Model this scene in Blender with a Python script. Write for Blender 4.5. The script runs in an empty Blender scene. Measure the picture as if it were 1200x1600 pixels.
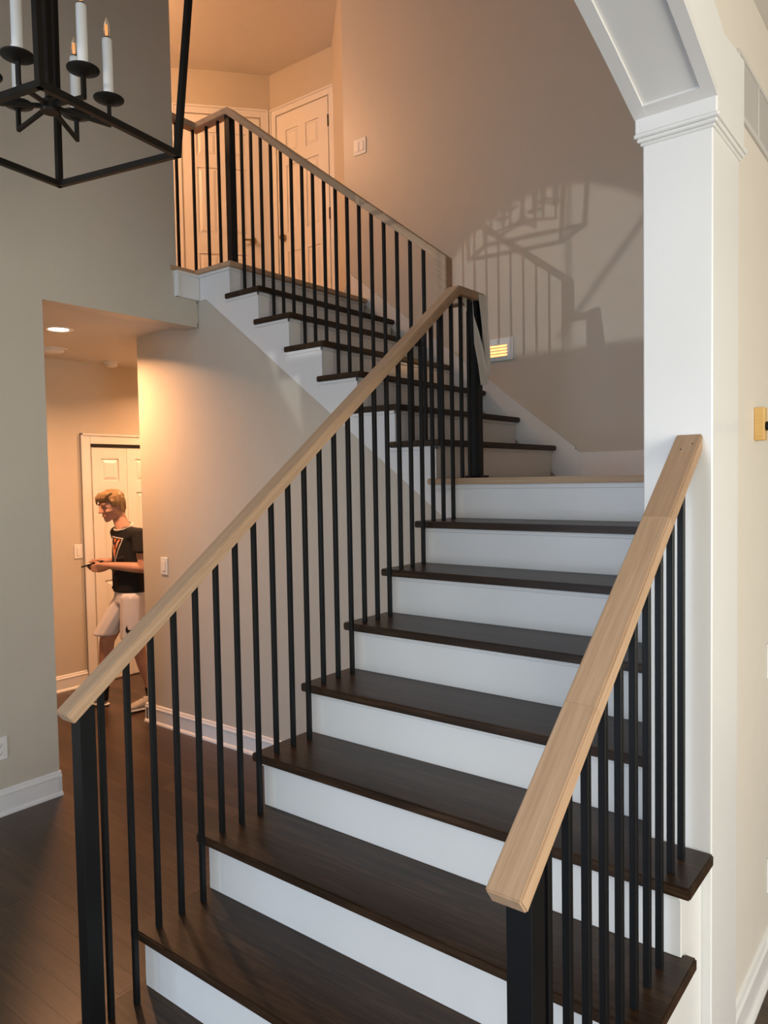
import bpy, bmesh, math, random
from mathutils import Vector, Matrix
from mathutils.bvhtree import BVHTree
random.seed(7)
S = bpy.context.scene
COL = S.collection
V = Vector
PI = math.pi

# ------------------------------------------------------------------ camera
YAW, PITCH, ROLL, FPX = 0.665510, -0.0438266, -0.0174320, 1167.338
CAM = V((1.97080, -1.23789, 1.71052))
_F = V((-math.sin(YAW) * math.cos(PITCH), math.cos(YAW) * math.cos(PITCH), math.sin(PITCH)))
_R = V((math.cos(YAW), math.sin(YAW), 0)); _U = _R.cross(_F)
_R, _U = _R * math.cos(ROLL) + _U * math.sin(ROLL), _U * math.cos(ROLL) - _R * math.sin(ROLL)
cd = bpy.data.cameras.new('camera'); cam = bpy.data.objects.new('camera', cd); COL.objects.link(cam)
cd.sensor_width = 36; cd.sensor_fit = 'AUTO'; cd.lens = FPX * 36 / 1600; cd.clip_start = .02; cd.clip_end = 100
cam.matrix_world = Matrix(((_R.x, _U.x, -_F.x, CAM.x), (_R.y, _U.y, -_F.y, CAM.y), (_R.z, _U.z, -_F.z, CAM.z), (0, 0, 0, 1)))
S.camera = cam

# ------------------------------------------------------------------ world, light, exposure
S.view_settings.view_transform = 'Standard'; S.view_settings.look = 'None'
S.view_settings.gamma = 1; S.view_settings.use_curve_mapping = False
S.view_settings.exposure = 0.0
w = bpy.data.worlds.new('daylight'); S.world = w; w.use_nodes = True
nt = w.node_tree; bg = nt.nodes['Background']
sky = nt.nodes.new('ShaderNodeTexSky'); sky.sky_type = 'NISHITA'; sky.sun_disc = False
sky.sun_elevation = math.radians(40); sky.sun_rotation = math.radians(200)
nt.links.new(sky.outputs[0], bg.inputs[0]); bg.inputs[1].default_value = .25


def area(name, loc, aim, sx, sy, energy, color, spread=180):
    l = bpy.data.lights.new(name, 'AREA'); l.shape = 'RECTANGLE'; l.size = sx; l.size_y = sy
    l.energy = energy; l.color = color; l.spread = math.radians(spread)
    o = bpy.data.objects.new(name, l); COL.objects.link(o); o.location = loc
    o.rotation_euler = (V(aim) - V(loc)).to_track_quat('-Z', 'Y').to_euler()
    return o


DAY = (.90, .96, 1.0)
# daylight falling through the windows of the front wall and of the room on the right; the high one is added fill
area('window_light_foyer', (-.3, -4.78, 1.3), (-.3, 0, 1.0), 3.0, 2.2, 108, (.44, .65, 1.0))
area('added_fill_high', (.1, -4.78, 4.0), (-.5, 0, 3.2), 2.2, 1.3, 13, (.95, .97, 1.0))  # no known window here, added to lift the upper foyer walls
area('window_light_dining', (3.2, -4.78, 1.15), (3.0, 0, .9), 2.5, 1.5, 42, (.90, .97, .97))
area('window_light_side', (5.18, -.9, 1.6), (0, -.9, 1.8), 2.6, 2.1, 165, (1.0, .94, .83))
# low sun thrown back from outside through the fanlight over the front door
sp = bpy.data.lights.new('sun_glint', 'SPOT'); sp.energy = 1700; sp.color = (1, .97, .95)
sp.spot_size = math.radians(9); sp.spot_blend = .1; sp.shadow_soft_size = .035
so = bpy.data.objects.new('sun_glint', sp); COL.objects.link(so)
so.location = (-1.35, -14, 1.33)
so.rotation_euler = (V((0, 3.1, 2.95)) - so.location).to_track_quat('-Z', 'Y').to_euler()


# ------------------------------------------------------------------ materials
def new_mat(name, rough=.5, color=(.8, .8, .8), metallic=0.0, spec=.5):
    m = bpy.data.materials.new(name); m.use_nodes = True
    b = m.node_tree.nodes['Principled BSDF']
    b.inputs['Base Color'].default_value = (*color, 1); b.inputs['Roughness'].default_value = rough
    b.inputs['Metallic'].default_value = metallic; b.inputs['Specular IOR Level'].default_value = spec
    return m, m.node_tree, b


def N(t, kind, **kw):
    n = t.nodes.new('ShaderNode' + kind)
    for k, v in kw.items():
        if hasattr(n, k): setattr(n, k, v)
        else: n.inputs[k].default_value = v
    return n


def paint(name, color, rough=.5, bump=.04, var=.03, scale=9, spec=.4):
    m, t, b = new_mat(name, rough, color, 0, spec)
    tc = N(t, 'TexCoord'); no = N(t, 'TexNoise', Scale=scale, Detail=4.0)
    t.links.new(tc.outputs['Object'], no.inputs['Vector'])
    mx = N(t, 'MixRGB', blend_type='MIX')
    mx.inputs[1].default_value = (*[c * (1 - var) for c in color], 1)
    mx.inputs[2].default_value = (*[min(1, c * (1 + var)) for c in color], 1)
    t.links.new(no.outputs['Fac'], mx.inputs[0]); t.links.new(mx.outputs[0], b.inputs['Base Color'])
    n2 = N(t, 'TexNoise', Scale=260.0, Detail=2.0); t.links.new(tc.outputs['Object'], n2.inputs['Vector'])
    bp = N(t, 'Bump', Strength=bump, Distance=.002)
    t.links.new(n2.outputs['Fac'], bp.inputs['Height']); t.links.new(bp.outputs[0], b.inputs['Normal'])
    return m


def wood(name, dark, mid, light, rough=.35, rot=(0, 0, 0), stretch=(1.6, 26, 26), bump=.12, spec=.5, per_object=0.0):
    """long-grained timber; after rotation the grain runs along x"""
    m, t, b = new_mat(name, rough, mid, 0, spec)
    tc = N(t, 'TexCoord'); mp = N(t, 'Mapping', vector_type='TEXTURE'); mp.inputs['Rotation'].default_value = rot
    t.links.new(tc.outputs['Object'], mp.inputs['Vector'])
    m2 = N(t, 'Mapping'); m2.inputs['Scale'].default_value = stretch
    t.links.new(mp.outputs[0], m2.inputs['Vector'])
    oi = N(t, 'ObjectInfo')
    ad = N(t, 'VectorMath', operation='MULTIPLY_ADD')
    ad.inputs[1].default_value = (17, 31, 13)
    t.links.new(oi.outputs['Random'], ad.inputs[0]); t.links.new(m2.outputs[0], ad.inputs[2])
    n1 = N(t, 'TexNoise', Scale=1.0, Detail=6.0, Roughness=.6, Distortion=1.2)
    t.links.new(ad.outputs[0], n1.inputs['Vector'])
    m3 = N(t, 'Mapping'); m3.inputs['Scale'].default_value = tuple(c * 4 for c in stretch)
    t.links.new(mp.outputs[0], m3.inputs['Vector'])
    n3 = N(t, 'TexNoise', Scale=1.0, Detail=4.0, Roughness=.7); t.links.new(m3.outputs[0], n3.inputs['Vector'])
    ml = N(t, 'MixRGB', blend_type='MIX', Fac=.45)
    t.links.new(n1.outputs['Fac'], ml.inputs[1]); t.links.new(n3.outputs['Fac'], ml.inputs[2])
    rp = N(t, 'ValToRGB'); e = rp.color_ramp.elements
    e[0].position = .30; e[0].color = (*dark, 1); e[1].position = .72; e[1].color = (*light, 1)
    k = e.new(.5); k.color = (*mid, 1)
    t.links.new(ml.outputs[0], rp.inputs[0])
    hs = N(t, 'HueSaturation')
    mr = N(t, 'MapRange'); mr.inputs[3].default_value = 1 - per_object; mr.inputs[4].default_value = 1 + per_object
    t.links.new(oi.outputs['Random'], mr.inputs[0]); t.links.new(mr.outputs[0], hs.inputs['Value'])
    t.links.new(rp.outputs[0], hs.inputs['Color']); t.links.new(hs.outputs[0], b.inputs['Base Color'])
    bp = N(t, 'Bump', Strength=bump, Distance=.0015)
    t.links.new(n1.outputs['Fac'], bp.inputs['Height']); t.links.new(bp.outputs[0], b.inputs['Normal'])
    return m


def emit(name, color, strength):
    m, t, b = new_mat(name, .5, color)
    b.inputs['Emission Color'].default_value = (*color, 1); b.inputs['Emission Strength'].default_value = strength
    return m


SLOPE = math.atan(.7646)
WALL = paint('greige wall paint', (.56, .515, .43), .40, spec=.5)
CREAM = paint('cream wall paint', (.73, .68, .60), .5, spec=.35)
CEIL = paint('ceiling paint', (.72, .69, .64), .8, spec=.2)
TRIM = paint('white trim paint', (.775, .775, .76), .3, bump=.015, var=.012, spec=.5)
DOORP = paint('white door paint', (.80, .79, .76), .35, bump=.02, var=.015)
DK = dict(dark=(.010, .0055, .003), mid=(.033, .0175, .009), light=(.085, .047, .024))
TREADX = wood('dark stained oak along x', rough=.36, spec=.28, **DK)
TREADY = wood('dark stained oak along y', rough=.42, spec=.22, rot=(0, 0, PI / 2), **DK)
FLOORM = wood('dark stained floor oak', (.024, .012, .006), (.052, .027, .0135), (.090, .050, .026), rough=.33, stretch=(1.2, 20, 20), per_object=.28, bump=.08)
OK_ = dict(dark=(.37, .235, .14), mid=(.48, .32, .20), light=(.57, .395, .26))
OAKR = wood('raw oak rail rising', rough=.55, rot=(0, -SLOPE, PI / 2), stretch=(1.5, 40, 40), spec=.3, **OK_)
OAKY = wood('raw oak along y', rough=.55, rot=(0, 0, PI / 2), stretch=(1.5, 40, 40), spec=.3, **OK_)
OAKX = wood('raw oak along x', rough=.55, stretch=(1.5, 40, 40), spec=.3, **OK_)
OAKL = wood('raw oak rail descending', rough=.55, rot=(0, math.atan(.766), 0), stretch=(1.5, 40, 40), spec=.3, **OK_)
OAKZ = wood('raw oak upright', rough=.55, rot=(0, PI / 2, 0), stretch=(1.5, 40, 40), spec=.3, **OK_)
OAKP = wood('raw oak rail plug piece', dark=(.32, .20, .12), mid=(.40, .26, .16), light=(.47, .315, .20), rough=.55, rot=(0, -SLOPE, PI / 2), stretch=(1.5, 40, 40), spec=.3)
IRON = paint('black satin iron', (.005, .0055, .006), .42, bump=.02, var=.1, spec=.25)
BRONZE = paint('dark bronze iron', (.008, .0065, .0045), .5, bump=.08, var=.2, scale=40, spec=.25)
BRASS, _, _ = new_mat('aged brass', .3, (.35, .25, .12), 1.0)
CANDLE = paint('white candle sleeve', (.80, .80, .77), .45, bump=.0, var=.02)
BULB, _t, _b = new_mat('clear bulb glass', .05, (.95, .9, .8)); _b.inputs['Transmission Weight'].default_value = .85
FILA = emit('warm filament', (1.0, .42, .10), .8)
PLATE = paint('white plastic plate', (.78, .78, .76), .35, bump=.0, var=.01)
SLOT = paint('dark slot', (.03, .03, .03), .6, bump=0)
LAMP = emit('recessed lamp lens', (1.0, .78, .55), 9.0)
STEPL = emit('step light glow', (1.0, .40, .12), 2.6)
GRILLE = paint('vent grille enamel', (.60, .58, .55), .45, bump=.0)
CLOTH = paint('off white dust sheet', (.80, .80, .74), .8, bump=.1)
YELLOW = wood('pale yellow pine', (.55, .33, .10), (.68, .43, .15), (.75, .52, .22), rough=.5)
SKIN = paint('skin', (.50, .27, .19), .5, bump=.05, var=.06)
HAIR = wood('blond hair', (.10, .058, .025), (.25, .155, .07), (.42, .28, .14), rough=.5, rot=(0, PI / 2, 0), stretch=(3, 60, 60), bump=.6)
BLACKC = paint('black jersey cotton', (.007, .007, .008), .85, bump=.2, var=.15, scale=60)
WHITEC = paint('white sports cloth', (.66, .64, .68), .8, bump=.15, var=.04, scale=30)
SHOEM = paint('pale grey knit shoe', (.52, .47, .42), .75, bump=.3, var=.2, scale=90)
SOLE = paint('white shoe sole', (.75, .73, .70), .6)
ORANGE = paint('orange print', (.62, .16, .03), .7, var=.25, scale=60)
PRINTW = paint('pale print', (.62, .60, .58), .7)
LIP = paint('lip skin', (.36, .13, .11), .45)
EYE_SHADE = paint('shaded eye', (.30, .21, .17), .3)  # lid shadow painted into the eyeball colour
EYED = paint('eye dark', (.03, .025, .02), .3)
BROW = paint('fair eyebrow', (.24, .13, .05), .7)
PHONE = paint('black glass phone', (.012, .012, .014), .12)


# ------------------------------------------------------------------ mesh helpers
class MB:
    def __init__(s): s.bm = bmesh.new()

    def poly(s, vs, fs):
        b = [s.bm.verts.new(v) for v in vs]
        for f in fs:
            try: s.bm.faces.new([b[i] for i in f])
            except ValueError: pass
        return s

    def box(s, x0, x1, y0, y1, z0, z1):
        vs = [(x, y, z) for z in (z0, z1) for y in (y0, y1) for x in (x0, x1)]
        return s.poly(vs, [(0, 2, 3, 1), (4, 5, 7, 6), (0, 1, 5, 4), (2, 6, 7, 3), (0, 4, 6, 2), (1, 3, 7, 5)])

    def prism(s, pts, axis, a, b):
        """polygon (two coordinates in axis order) extruded along axis from a to b"""
        def P(p, c): return {'x': (c, p[0], p[1]), 'y': (p[0], c, p[1]), 'z': (p[0], p[1], c)}[axis]
        n = len(pts)
        return s.poly([P(p, a) for p in pts] + [P(p, b) for p in pts],
                      [tuple(range(n))[::-1], tuple(range(n, 2 * n))] + [(i, (i + 1) % n, n + (i + 1) % n, n + i) for i in range(n)])

    def bar(s, p, q, wd, ht=None, up=(0, 0, 1)):
        p, q = V(p), V(q); ht = ht or wd; d = (q - p).normalized(); u = V(up)
        if abs(d.dot(u)) > .95: u = V((0, 1, 0))
        a = d.cross(u).normalized() * wd / 2; b = a.cross(d).normalized() * ht / 2
        vs = [o + i * a + j * b for o in (p, q) for i, j in ((-1, -1), (1, -1), (1, 1), (-1, 1))]
        return s.poly(vs, [(3, 2, 1, 0), (4, 5, 6, 7)] + [(i, (i + 1) % 4, 4 + (i + 1) % 4, 4 + i) for i in range(4)])

    def lathe(s, c, prof, n=20, axis=(0, 0, 1)):
        c = V(c); q = V((0, 0, 1)).rotation_difference(V(axis)); k = len(prof)
        vs = [c + q @ V((r * math.cos(2 * PI * i / n), r * math.sin(2 * PI * i / n), z)) for i in range(n) for r, z in prof]
        fs = [(i * k + j, ((i + 1) % n) * k + j, ((i + 1) % n) * k + j + 1, i * k + j + 1) for i in range(n) for j in range(k - 1)]
        s.poly(vs, fs); bmesh.ops.remove_doubles(s.bm, verts=s.bm.verts[-len(vs):], dist=1e-6); return s

    def hull(s, balls, fr=None, sub=2):
        """convex hull of spheres / ellipsoids (centre, radius or radii along the frame axes)"""
        t = bmesh.new(); fr = fr or (V((1, 0, 0)), V((0, 1, 0)), V((0, 0, 1)))
        ico = bmesh.new(); bmesh.ops.create_icosphere(ico, subdivisions=sub, radius=1); co = [v.co.copy() for v in ico.verts]; ico.free()
        for c, r in balls:
            r = r if isinstance(r, (tuple, list)) else (r, r, r)
            for v in co: t.verts.new(V(c) + fr[0] * (v.x * r[0]) + fr[1] * (v.y * r[1]) + fr[2] * (v.z * r[2]))
        g = bmesh.ops.convex_hull(t, input=t.verts[:])
        bmesh.ops.delete(t, geom=[v for v in t.verts if not v.link_faces], context='VERTS')
        t.verts.index_update()
        s.poly([v.co.copy() for v in t.verts], [tuple(v.index for v in f.verts) for f in t.faces]); t.free(); return s

    def limb(s, pts, sub=2):
        for (p, r), (q, r2) in zip(pts, pts[1:]): s.hull([(p, r), (q, r2)], sub=sub)
        return s

    def build(s, name, mat, parent=None, bevel=0, seg=1, smooth=False, kind=None, keep=None):
        bm = s.bm; bmesh.ops.recalc_face_normals(bm, faces=bm.faces)
        if bevel:
            ed = [e for e in bm.edges if len(e.link_faces) == 2 and e.calc_face_angle(0) > .5 and (keep is None or keep(e))]
            bmesh.ops.bevel(bm, geom=ed, offset=bevel, segments=seg, affect='EDGES', clamp_overlap=True)
        me = bpy.data.meshes.new(name); bm.to_mesh(me); bm.free()
        for m in (mat if isinstance(mat, (list, tuple)) else [mat]): me.materials.append(m)
        if smooth: me.polygons.foreach_set('use_smooth', [True] * len(me.polygons))
        o = bpy.data.objects.new(name, me); COL.objects.link(o)
        if parent: attach(o, parent)
        if kind: o['kind'] = kind
        return o


def world_loc(o):
    m = Matrix.Identity(4)
    while o: m = (o.matrix_parent_inverse @ o.matrix_basis if o.parent else o.matrix_basis) @ m; o = o.parent
    return m


def attach(o, p): o.parent = p; o.matrix_parent_inverse = world_loc(p).inverted()


def thing(name, loc, label=None, cat=None, group=None, kind=None):
    o = bpy.data.objects.new(name, None); COL.objects.link(o); o.location = loc; o.empty_display_size = .1
    return tag(o, label, cat, group, kind)


def tag(o, label=None, cat=None, group=None, kind=None):
    for k, v in (('label', label), ('category', cat), ('group', group), ('kind', kind)):
        if v: o[k] = v
    return o


def struct(name, mb, mat, parent=None, **kw):
    return mb.build(name, mat, parent, kind=None if parent else 'structure', **kw)


def box(*a): return MB().box(*a)


# ------------------------------------------------------------------ dimensions (metres)
FZ = .035                       # finished floor
H, D = .19, .2485               # rise and going
XL, XR = -1.89, 1.305           # left wall, stair side of the arch wall
YB, YS = 3.10, 1.815            # back wall, wall under the upper flight
LZ, UZ = 1.71, 3.04             # landing and upper floor
NX2 = lambda j: -.0536 - (j - 1) * .2481    # nosing of step j of the upper flight
NY1 = lambda i: -.2485 + (i - 1) * D        # nosing of step i of the lower flight
CH = 5.48                       # upper ceiling

# ------------------------------------------------------------------ the shell
fl = struct('floor', box(-4.4, 5.3, -5, 4.4, -.15, FZ - .004), FLOORM)
struct('wall_left', MB().box(-2.02, XL, -4.72, .795, 0, CH).box(-2.02, XL, .795, 1.655, 2.69, CH).box(-2.02, XL, 1.655, 1.80, 2.69, 3.0), WALL)
struct('wall_stair', MB().prism([(-2.57, 0), (1.30, 0), (1.30, 1.5), (-.13, 1.62), (-1.80, 2.89), (-2.57, 2.89)], 'y', YS, YS + .11), WALL)
struct('wall_hall_inner', box(-2.57, -2.45, YS + .11, 4.0, 0, 2.75), WALL)
struct('wall_hall_far', box(-3.95, -3.80, -1, 4.1, 0, 2.75), WALL)
struct('wall_hall_near', box(-3.9, -1.95, -1.1, -1, 0, 2.75), WALL)
struct('wall_hall_end', box(-3.9, -2.4, 4.0, 4.1, 0, 2.75), WALL)
struct('ceiling_hall', box(-4.4, -1.9, -1.2, 4.2, 2.72, 2.84), CEIL)
struct('wall_back', box(-1.757, 1.9, YB, YB + .15, 0, CH), WALL)


def slab2(p, q, th, z0, z1):
    """upright wall slab from plan point p to q, thickness to the left of p>q"""
    p, q = V((*p, 0)), V((*q, 0)); n = V((-(q - p).y, (q - p).x, 0)).normalized() * th
    return MB().prism([(a.x, a.y) for a in (p, q, q + n, p + n)], 'z', z0, z1)


PA, PB, PC, PD = (-4.25, 2.534), (-3.21, 3.75), (-2.45, 3.77), (-1.757, 3.1)
struct('wall_upper_left', slab2((-4.25, -1), PA, .1, UZ - .2, CH), WALL)
struct('wall_upper_door', slab2(PA, PB, .1, UZ - .2, CH), WALL)
struct('wall_upper_far', slab2(PB, PC, .1, UZ - .2, CH), WALL)
struct('wall_upper_right', slab2(PC, PD, .1, UZ - .2, CH), WALL)
struct('wall_upper_near', box(-4.3, -2, -1.1, -1, UZ - .2, CH), WALL)
struct('floor_upper', MB().box(-4.4, -1.90, -1.2, 4.2, 2.86, UZ).box(-1.90, -1.60, YS + .02, 4.2, 2.86, UZ), OAKY)
struct('ceiling_upper', box(-4.6, 1.9, -4.9, 4.3, CH, CH + .1), CEIL)
# front wall: door sidelight opening, fanlight opening, dining window, high opening added for the fill; side wall with a window
struct('wall_front', MB().box(-2.1, -1.85, -4.72, -4.6, 0, CH).box(-1.85, -1.05, -4.72, -4.6, 0, .25).box(-1.85, -1.05, -4.72, -4.6, 2.0, CH).box(1.25, 1.9, -4.72, -4.6, 0, CH)
       .box(-1.05, 1.25, -4.72, -4.6, 0, .25).box(-1.05, 1.25, -4.72, -4.6, 2.62, 3.3).box(-1.05, 1.25, -4.72, -4.6, 4.7, CH)
       .box(1.9, 1.95, -4.72, -4.6, 0, 3.1).box(1.95, 4.45, -4.72, -4.6, 0, .5).box(1.95, 4.45, -4.72, -4.6, 2.6, 3.1).box(4.45, 5.2, -4.72, -4.6, 0, 3.1), WALL)
struct('wall_dining_side', MB().box(5.0, 5.12, -4.72, -2.2, 0, 3.1).box(5.0, 5.12, .4, 4.2, 0, 3.1).box(5.0, 5.12, -2.2, .4, 0, .55).box(5.0, 5.12, -2.2, .4, 2.65, 3.1), WALL)
struct('wall_dining_far', box(1.3, 5.2, 4.0, 4.1, 0, 3.1), CREAM)
struct('ceiling_dining', box(1.44, 5.2, -4.8, 4.2, 3.1, 3.2), CEIL)
# fanlight over the front door
fx, fz, fr_, fh = -.667, 1.963, .535, .545
pts = [(fx + fr_ * math.cos(a), fz + fh * math.sin(a)) for a in [PI * i / 24 for i in range(25)]]
win = thing('window_1', (fx, -4.66, fz), kind='structure')
arch_in = pts
m = MB()
for (a, b) in zip(pts, pts[1:]):
    for y in (0,): m.prism([a, b, (b[0], 2.63), (a[0], 2.63)], 'y', -4.70, -4.64)
m.box(-1.26, pts[-1][0], -4.70, -4.64, 1.93, 2.63).box(pts[0][0], -.02, -4.70, -4.64, 1.93, 2.63).box(-1.26, -.02, -4.70, -4.64, 1.90, fz)
dr = thing('glint_block_door', (fx, -4.66, FZ), kind='structure')
MB().box(-1.15, -.10, -4.69, -4.65, FZ, 1.91).build('door_leaf', DOORP, dr, bevel=.004)  # unseen front door leaf, added to block the glint below the fanlight
m.build('window_frame', TRIM, win)
for ang in (49,):
    a = math.radians(ang)
    MB().bar((fx + .05 * math.cos(a), -4.67, fz + .05 * math.sin(a)), (fx + fr_ * math.cos(a), -4.67, fz + fh * math.sin(a)), .022, .03, (0, 1, 0)).build('window_muntin', TRIM, win)
MB().bar((fx + .068, -4.67, fz + .01), (fx + .068, -4.67, fz + fh * .985), .016, .03, (0, 1, 0)).build('window_muntin', TRIM, win)
# the landing
struct('floor_landing', box(-.08, XR, 1.83, YB, 1.55, LZ), OAKX)

# ------------------------------------------------------------------ arch wall on the right with pillar
YP, YP2 = .70, .955
ac, zs = -1.40, 2.615
Rr = (.69 - ac) / math.sin(math.radians(20.3)); zc = zs - Rr * math.cos(math.radians(20.3))


def arc(r, a): return (ac + r * math.sin(a), zc + r * math.cos(a))


A0 = math.asin((.69 - ac) / Rr)
angs = [-A0 + 2 * A0 * i / 40 for i in range(41)]
low = [arc(Rr, a) for a in angs]
y_end = low[0][0]
m = MB()
for p, q in zip(low, low[1:]): m.prism([p, q, (q[0], CH), (p[0], CH)], 'x', XR, 1.44)
m.box(XR, 1.44, low[-1][0], YB + .1, zs, CH).box(XR, 1.44, YP2, YB + .1, 0, zs).box(XR, 1.44, -4.7, y_end, zs, CH).box(XR, 1.44, -4.7, y_end - .25, 0, zs)
m.box(XR, 1.44, YB + .1, 4.1, 0, CH)
struct('wall_right', m, WALL)
m = MB()
for p, q in zip(low, low[1:]): m.prism([p, q, (q[0], 3.1), (p[0], 3.1)], 'x', 1.4402, 1.45)
m.box(1.4402, 1.45, low[-1][0], 4.0, zs, 3.1).box(1.4402, 1.45, YP2, 4.0, 0, zs).box(1.4402, 1.45, -4.6, y_end, zs, 3.1).box(1.4402, 1.45, -4.6, y_end - .25, 0, zs)
struct('wall_dining', m, CREAM)
struct('trim_1', box(XR, 1.474, YP, YP2, 0, 2.545), TRIM, bevel=.003)                      # pillar
struct('trim_2', box(XR, 1.474, y_end - .26, y_end - .005, 0, 2.545), TRIM, bevel=.003)    # far jamb behind the viewer
cap = MB()
for (e, z0, z1) in ((.006, 2.542, 2.550), (.012, 2.550, 2.560), (.018, 2.560, 2.5705)):
    cap.box(XR - e, 1.474 + e, YP - e, YP2 + e, z0, z1)
struct('trim_3', cap, TRIM, bevel=.003)
struct('trim_4', box(XR - .0155, 1.4865, YP - .014, YP2 - .001, 2.570, 2.622), TRIM, bevel=.003)
# arch casing on both faces, soffit boards and the recessed soffit panel
CW = .175
for nm, xa, xb in (('trim_5', 1.45, 1.487), ('trim_6', XR - .016, XR)):
    m = MB(); top = [arc(Rr + CW, a) for a in angs if arc(Rr + CW, a)[0] < .76]
    inn = [arc(Rr, a) for a in angs]; out = [arc(Rr + CW, a * (1.0)) for a in angs]
    inn[-1] = (YP - .012, zs); n = len(inn)
    m.prism(inn + [(YP - .012, 2.571), (YP2, 2.571), (YP2, 2.80), (out[-1][0] + .0, out[-1][1])] + out[-2::-1], 'x', xa, xb)
    struct(nm, m, TRIM, bevel=.003)


def soffit_strip(x0, x1, a0, a1, t0, t1, n=36):
    m = MB(); vs = []
    for i in range(n + 1):
        a = a0 + (a1 - a0) * i / n
        for r in (Rr - t0, Rr - t1):
            y, z = arc(r, a); vs += [(x0, y, z), (x1, y, z)]
    fs = [(0, 1, 3, 2), (4 * n, 4 * n + 2, 4 * n + 3, 4 * n + 1)]
    for i in range(n):
        k = 4 * i
        fs += [(k, k + 4, k + 5, k + 1), (k + 2, k + 3, k + 7, k + 6), (k, k + 2, k + 6, k + 4), (k + 1, k + 5, k + 7, k + 3)]
    return m.poly(vs, fs)


XA, XB = XR - .016, 1.487
PM = math.asin((.655 - ac) / Rr)
struct('trim_7', soffit_strip(XA, XA + .032, -A0, A0, -.004, .009), TRIM)
struct('trim_8', soffit_strip(XB - .030, XB, -A0, A0, -.004, .009), TRIM)
struct('trim_9', soffit_strip(XA + .030, XB - .028, PM, A0, -.004, .0088, 4), TRIM)
struct('trim_10', soffit_strip(XA + .03, XB - .028, -A0, PM + .01, -.012, .002), TRIM)

# ------------------------------------------------------------------ baseboards
def baseboard(name, p, q, z=FZ, h=.132, flip=1):
    """moulded skirting along plan line p>q, standing off to the right of p>q"""
    p, q = V((*p, 0)), V((*q, 0)); d = (q - p).normalized(); n = V((d.y, -d.x, 0)) * flip
    prof = [(0, 0), (.026, 0), (.026, .008), (.022, .016), (.014, .022), (.014, h - .034), (.0165, h - .030), (.0165, h - .024), (.011, h - .016), (.008, h - .004), (.0, h)]
    k = len(prof); vs = [o + n * a + V((0, 0, z + b)) for o in (p, q) for a, b in prof]
    m = MB().poly(vs, [tuple(range(k)), tuple(range(k, 2 * k))[::-1]] + [(i, (i + 1) % k, k + (i + 1) % k, k + i) for i in range(k)])
    return struct(name, m, TRIM)


baseboard('baseboard_left', (XL, -4.6), (XL, .80))
baseboard('baseboard_left_return', (XL + .014, .795), (-2.02, .795), flip=-1)
baseboard('baseboard_stair', (-2.585, YS), (0, YS))
baseboard('baseboard_stair_return', (-2.57, YS + .11), (-2.57, YS - .014), flip=-1)
baseboard('baseboard_hall', (-3.80, -1), (-3.80, 2.07))
baseboard('baseboard_right', (1.45, YP2), (1.45, 4.0))
struct('baseboard_landing', MB().prism([(.101, LZ), (XR, LZ), (XR, 1.853), (.101, 1.853)], 'y', YB - .014, YB), TRIM)
baseboard('baseboard_back_upper', PC, PD, UZ)

# ------------------------------------------------------------------ hardwood planks
PW = .083


def plank_rows(x0, x1, y0, y1):
    y = y0
    while y < y1 - .01:
        a, b = x0, x1
        if y > -.26 and x1 < 1: b = min(b, .06)
        if y + PW > .80 and y < .80 and x1 < 1: pass
        if y > 1.93 and x1 < 1: b = min(b, -2.45)
        x = a
        while x < b - .02:
            L = random.uniform(.75, 1.9)
            if x == a: L *= random.uniform(.4, 1)
            e = min(b, x + L)
            if b - e < .25: e = b
            box(x + .0003, e - .0003, y + .0003, y + PW - .0003, FZ - .010, FZ).build('floor_plank', FLOORM, fl)
            x = e
        y += PW


plank_rows(-3.80, 1.30, -.92, -.25)
plank_rows(-3.80, 1.30, -.25 + .0, 3.24)
plank_rows(1.45, 2.3, 1.02, 1.77)

# ------------------------------------------------------------------ lower flight
st = thing('staircase', (.74, -.25, FZ), 'lower stair flight with dark stained treads and white risers climbing to the landing', 'staircase')
TH, OV, SI = .030, .034, .023
for i in range(1, 9):
    y, z = NY1(i), H * i
    xr = 1.479 if i <= 4 else XR - .002
    y2 = y + D + OV + .012
    m = MB()
    yr = y + .3066
    # plan outline with return nosings at the open ends
    if i < 4: pl = [(0, y), (xr, y), (xr, yr), (1.4495, yr), (1.4495, y2), (SI, y2), (SI, yr), (0, yr)]
    elif i == 4: pl = [(0, y), (xr, y), (xr, YP - .001), (XR - .002, YP - .001), (XR - .002, y2), (SI, y2), (SI, yr), (0, yr)]
    else: pl = [(0, y), (xr, y), (xr, y2), (SI, y2), (SI, yr), (0, yr)]
    m.prism(pl, 'z', z - TH, z)
    m.build('tread', TREADX, st, bevel=.004, seg=2)
for i in range(1, 10):
    y = NY1(i) + OV; z0 = max(FZ, H * (i - 1)); z1 = H * i - TH - (.002 if i == 9 else 0)
    xr = 1.4495 if i <= 4 else XR - .002
    xl = SI
    m = MB().box(xl, xr, y, y + .018, z0, z1)
    m.box(xl, xr, y - .010, y + .001, z1 - .017, z1)
    m.build('riser', TRIM, st, bevel=.0015)
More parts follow.
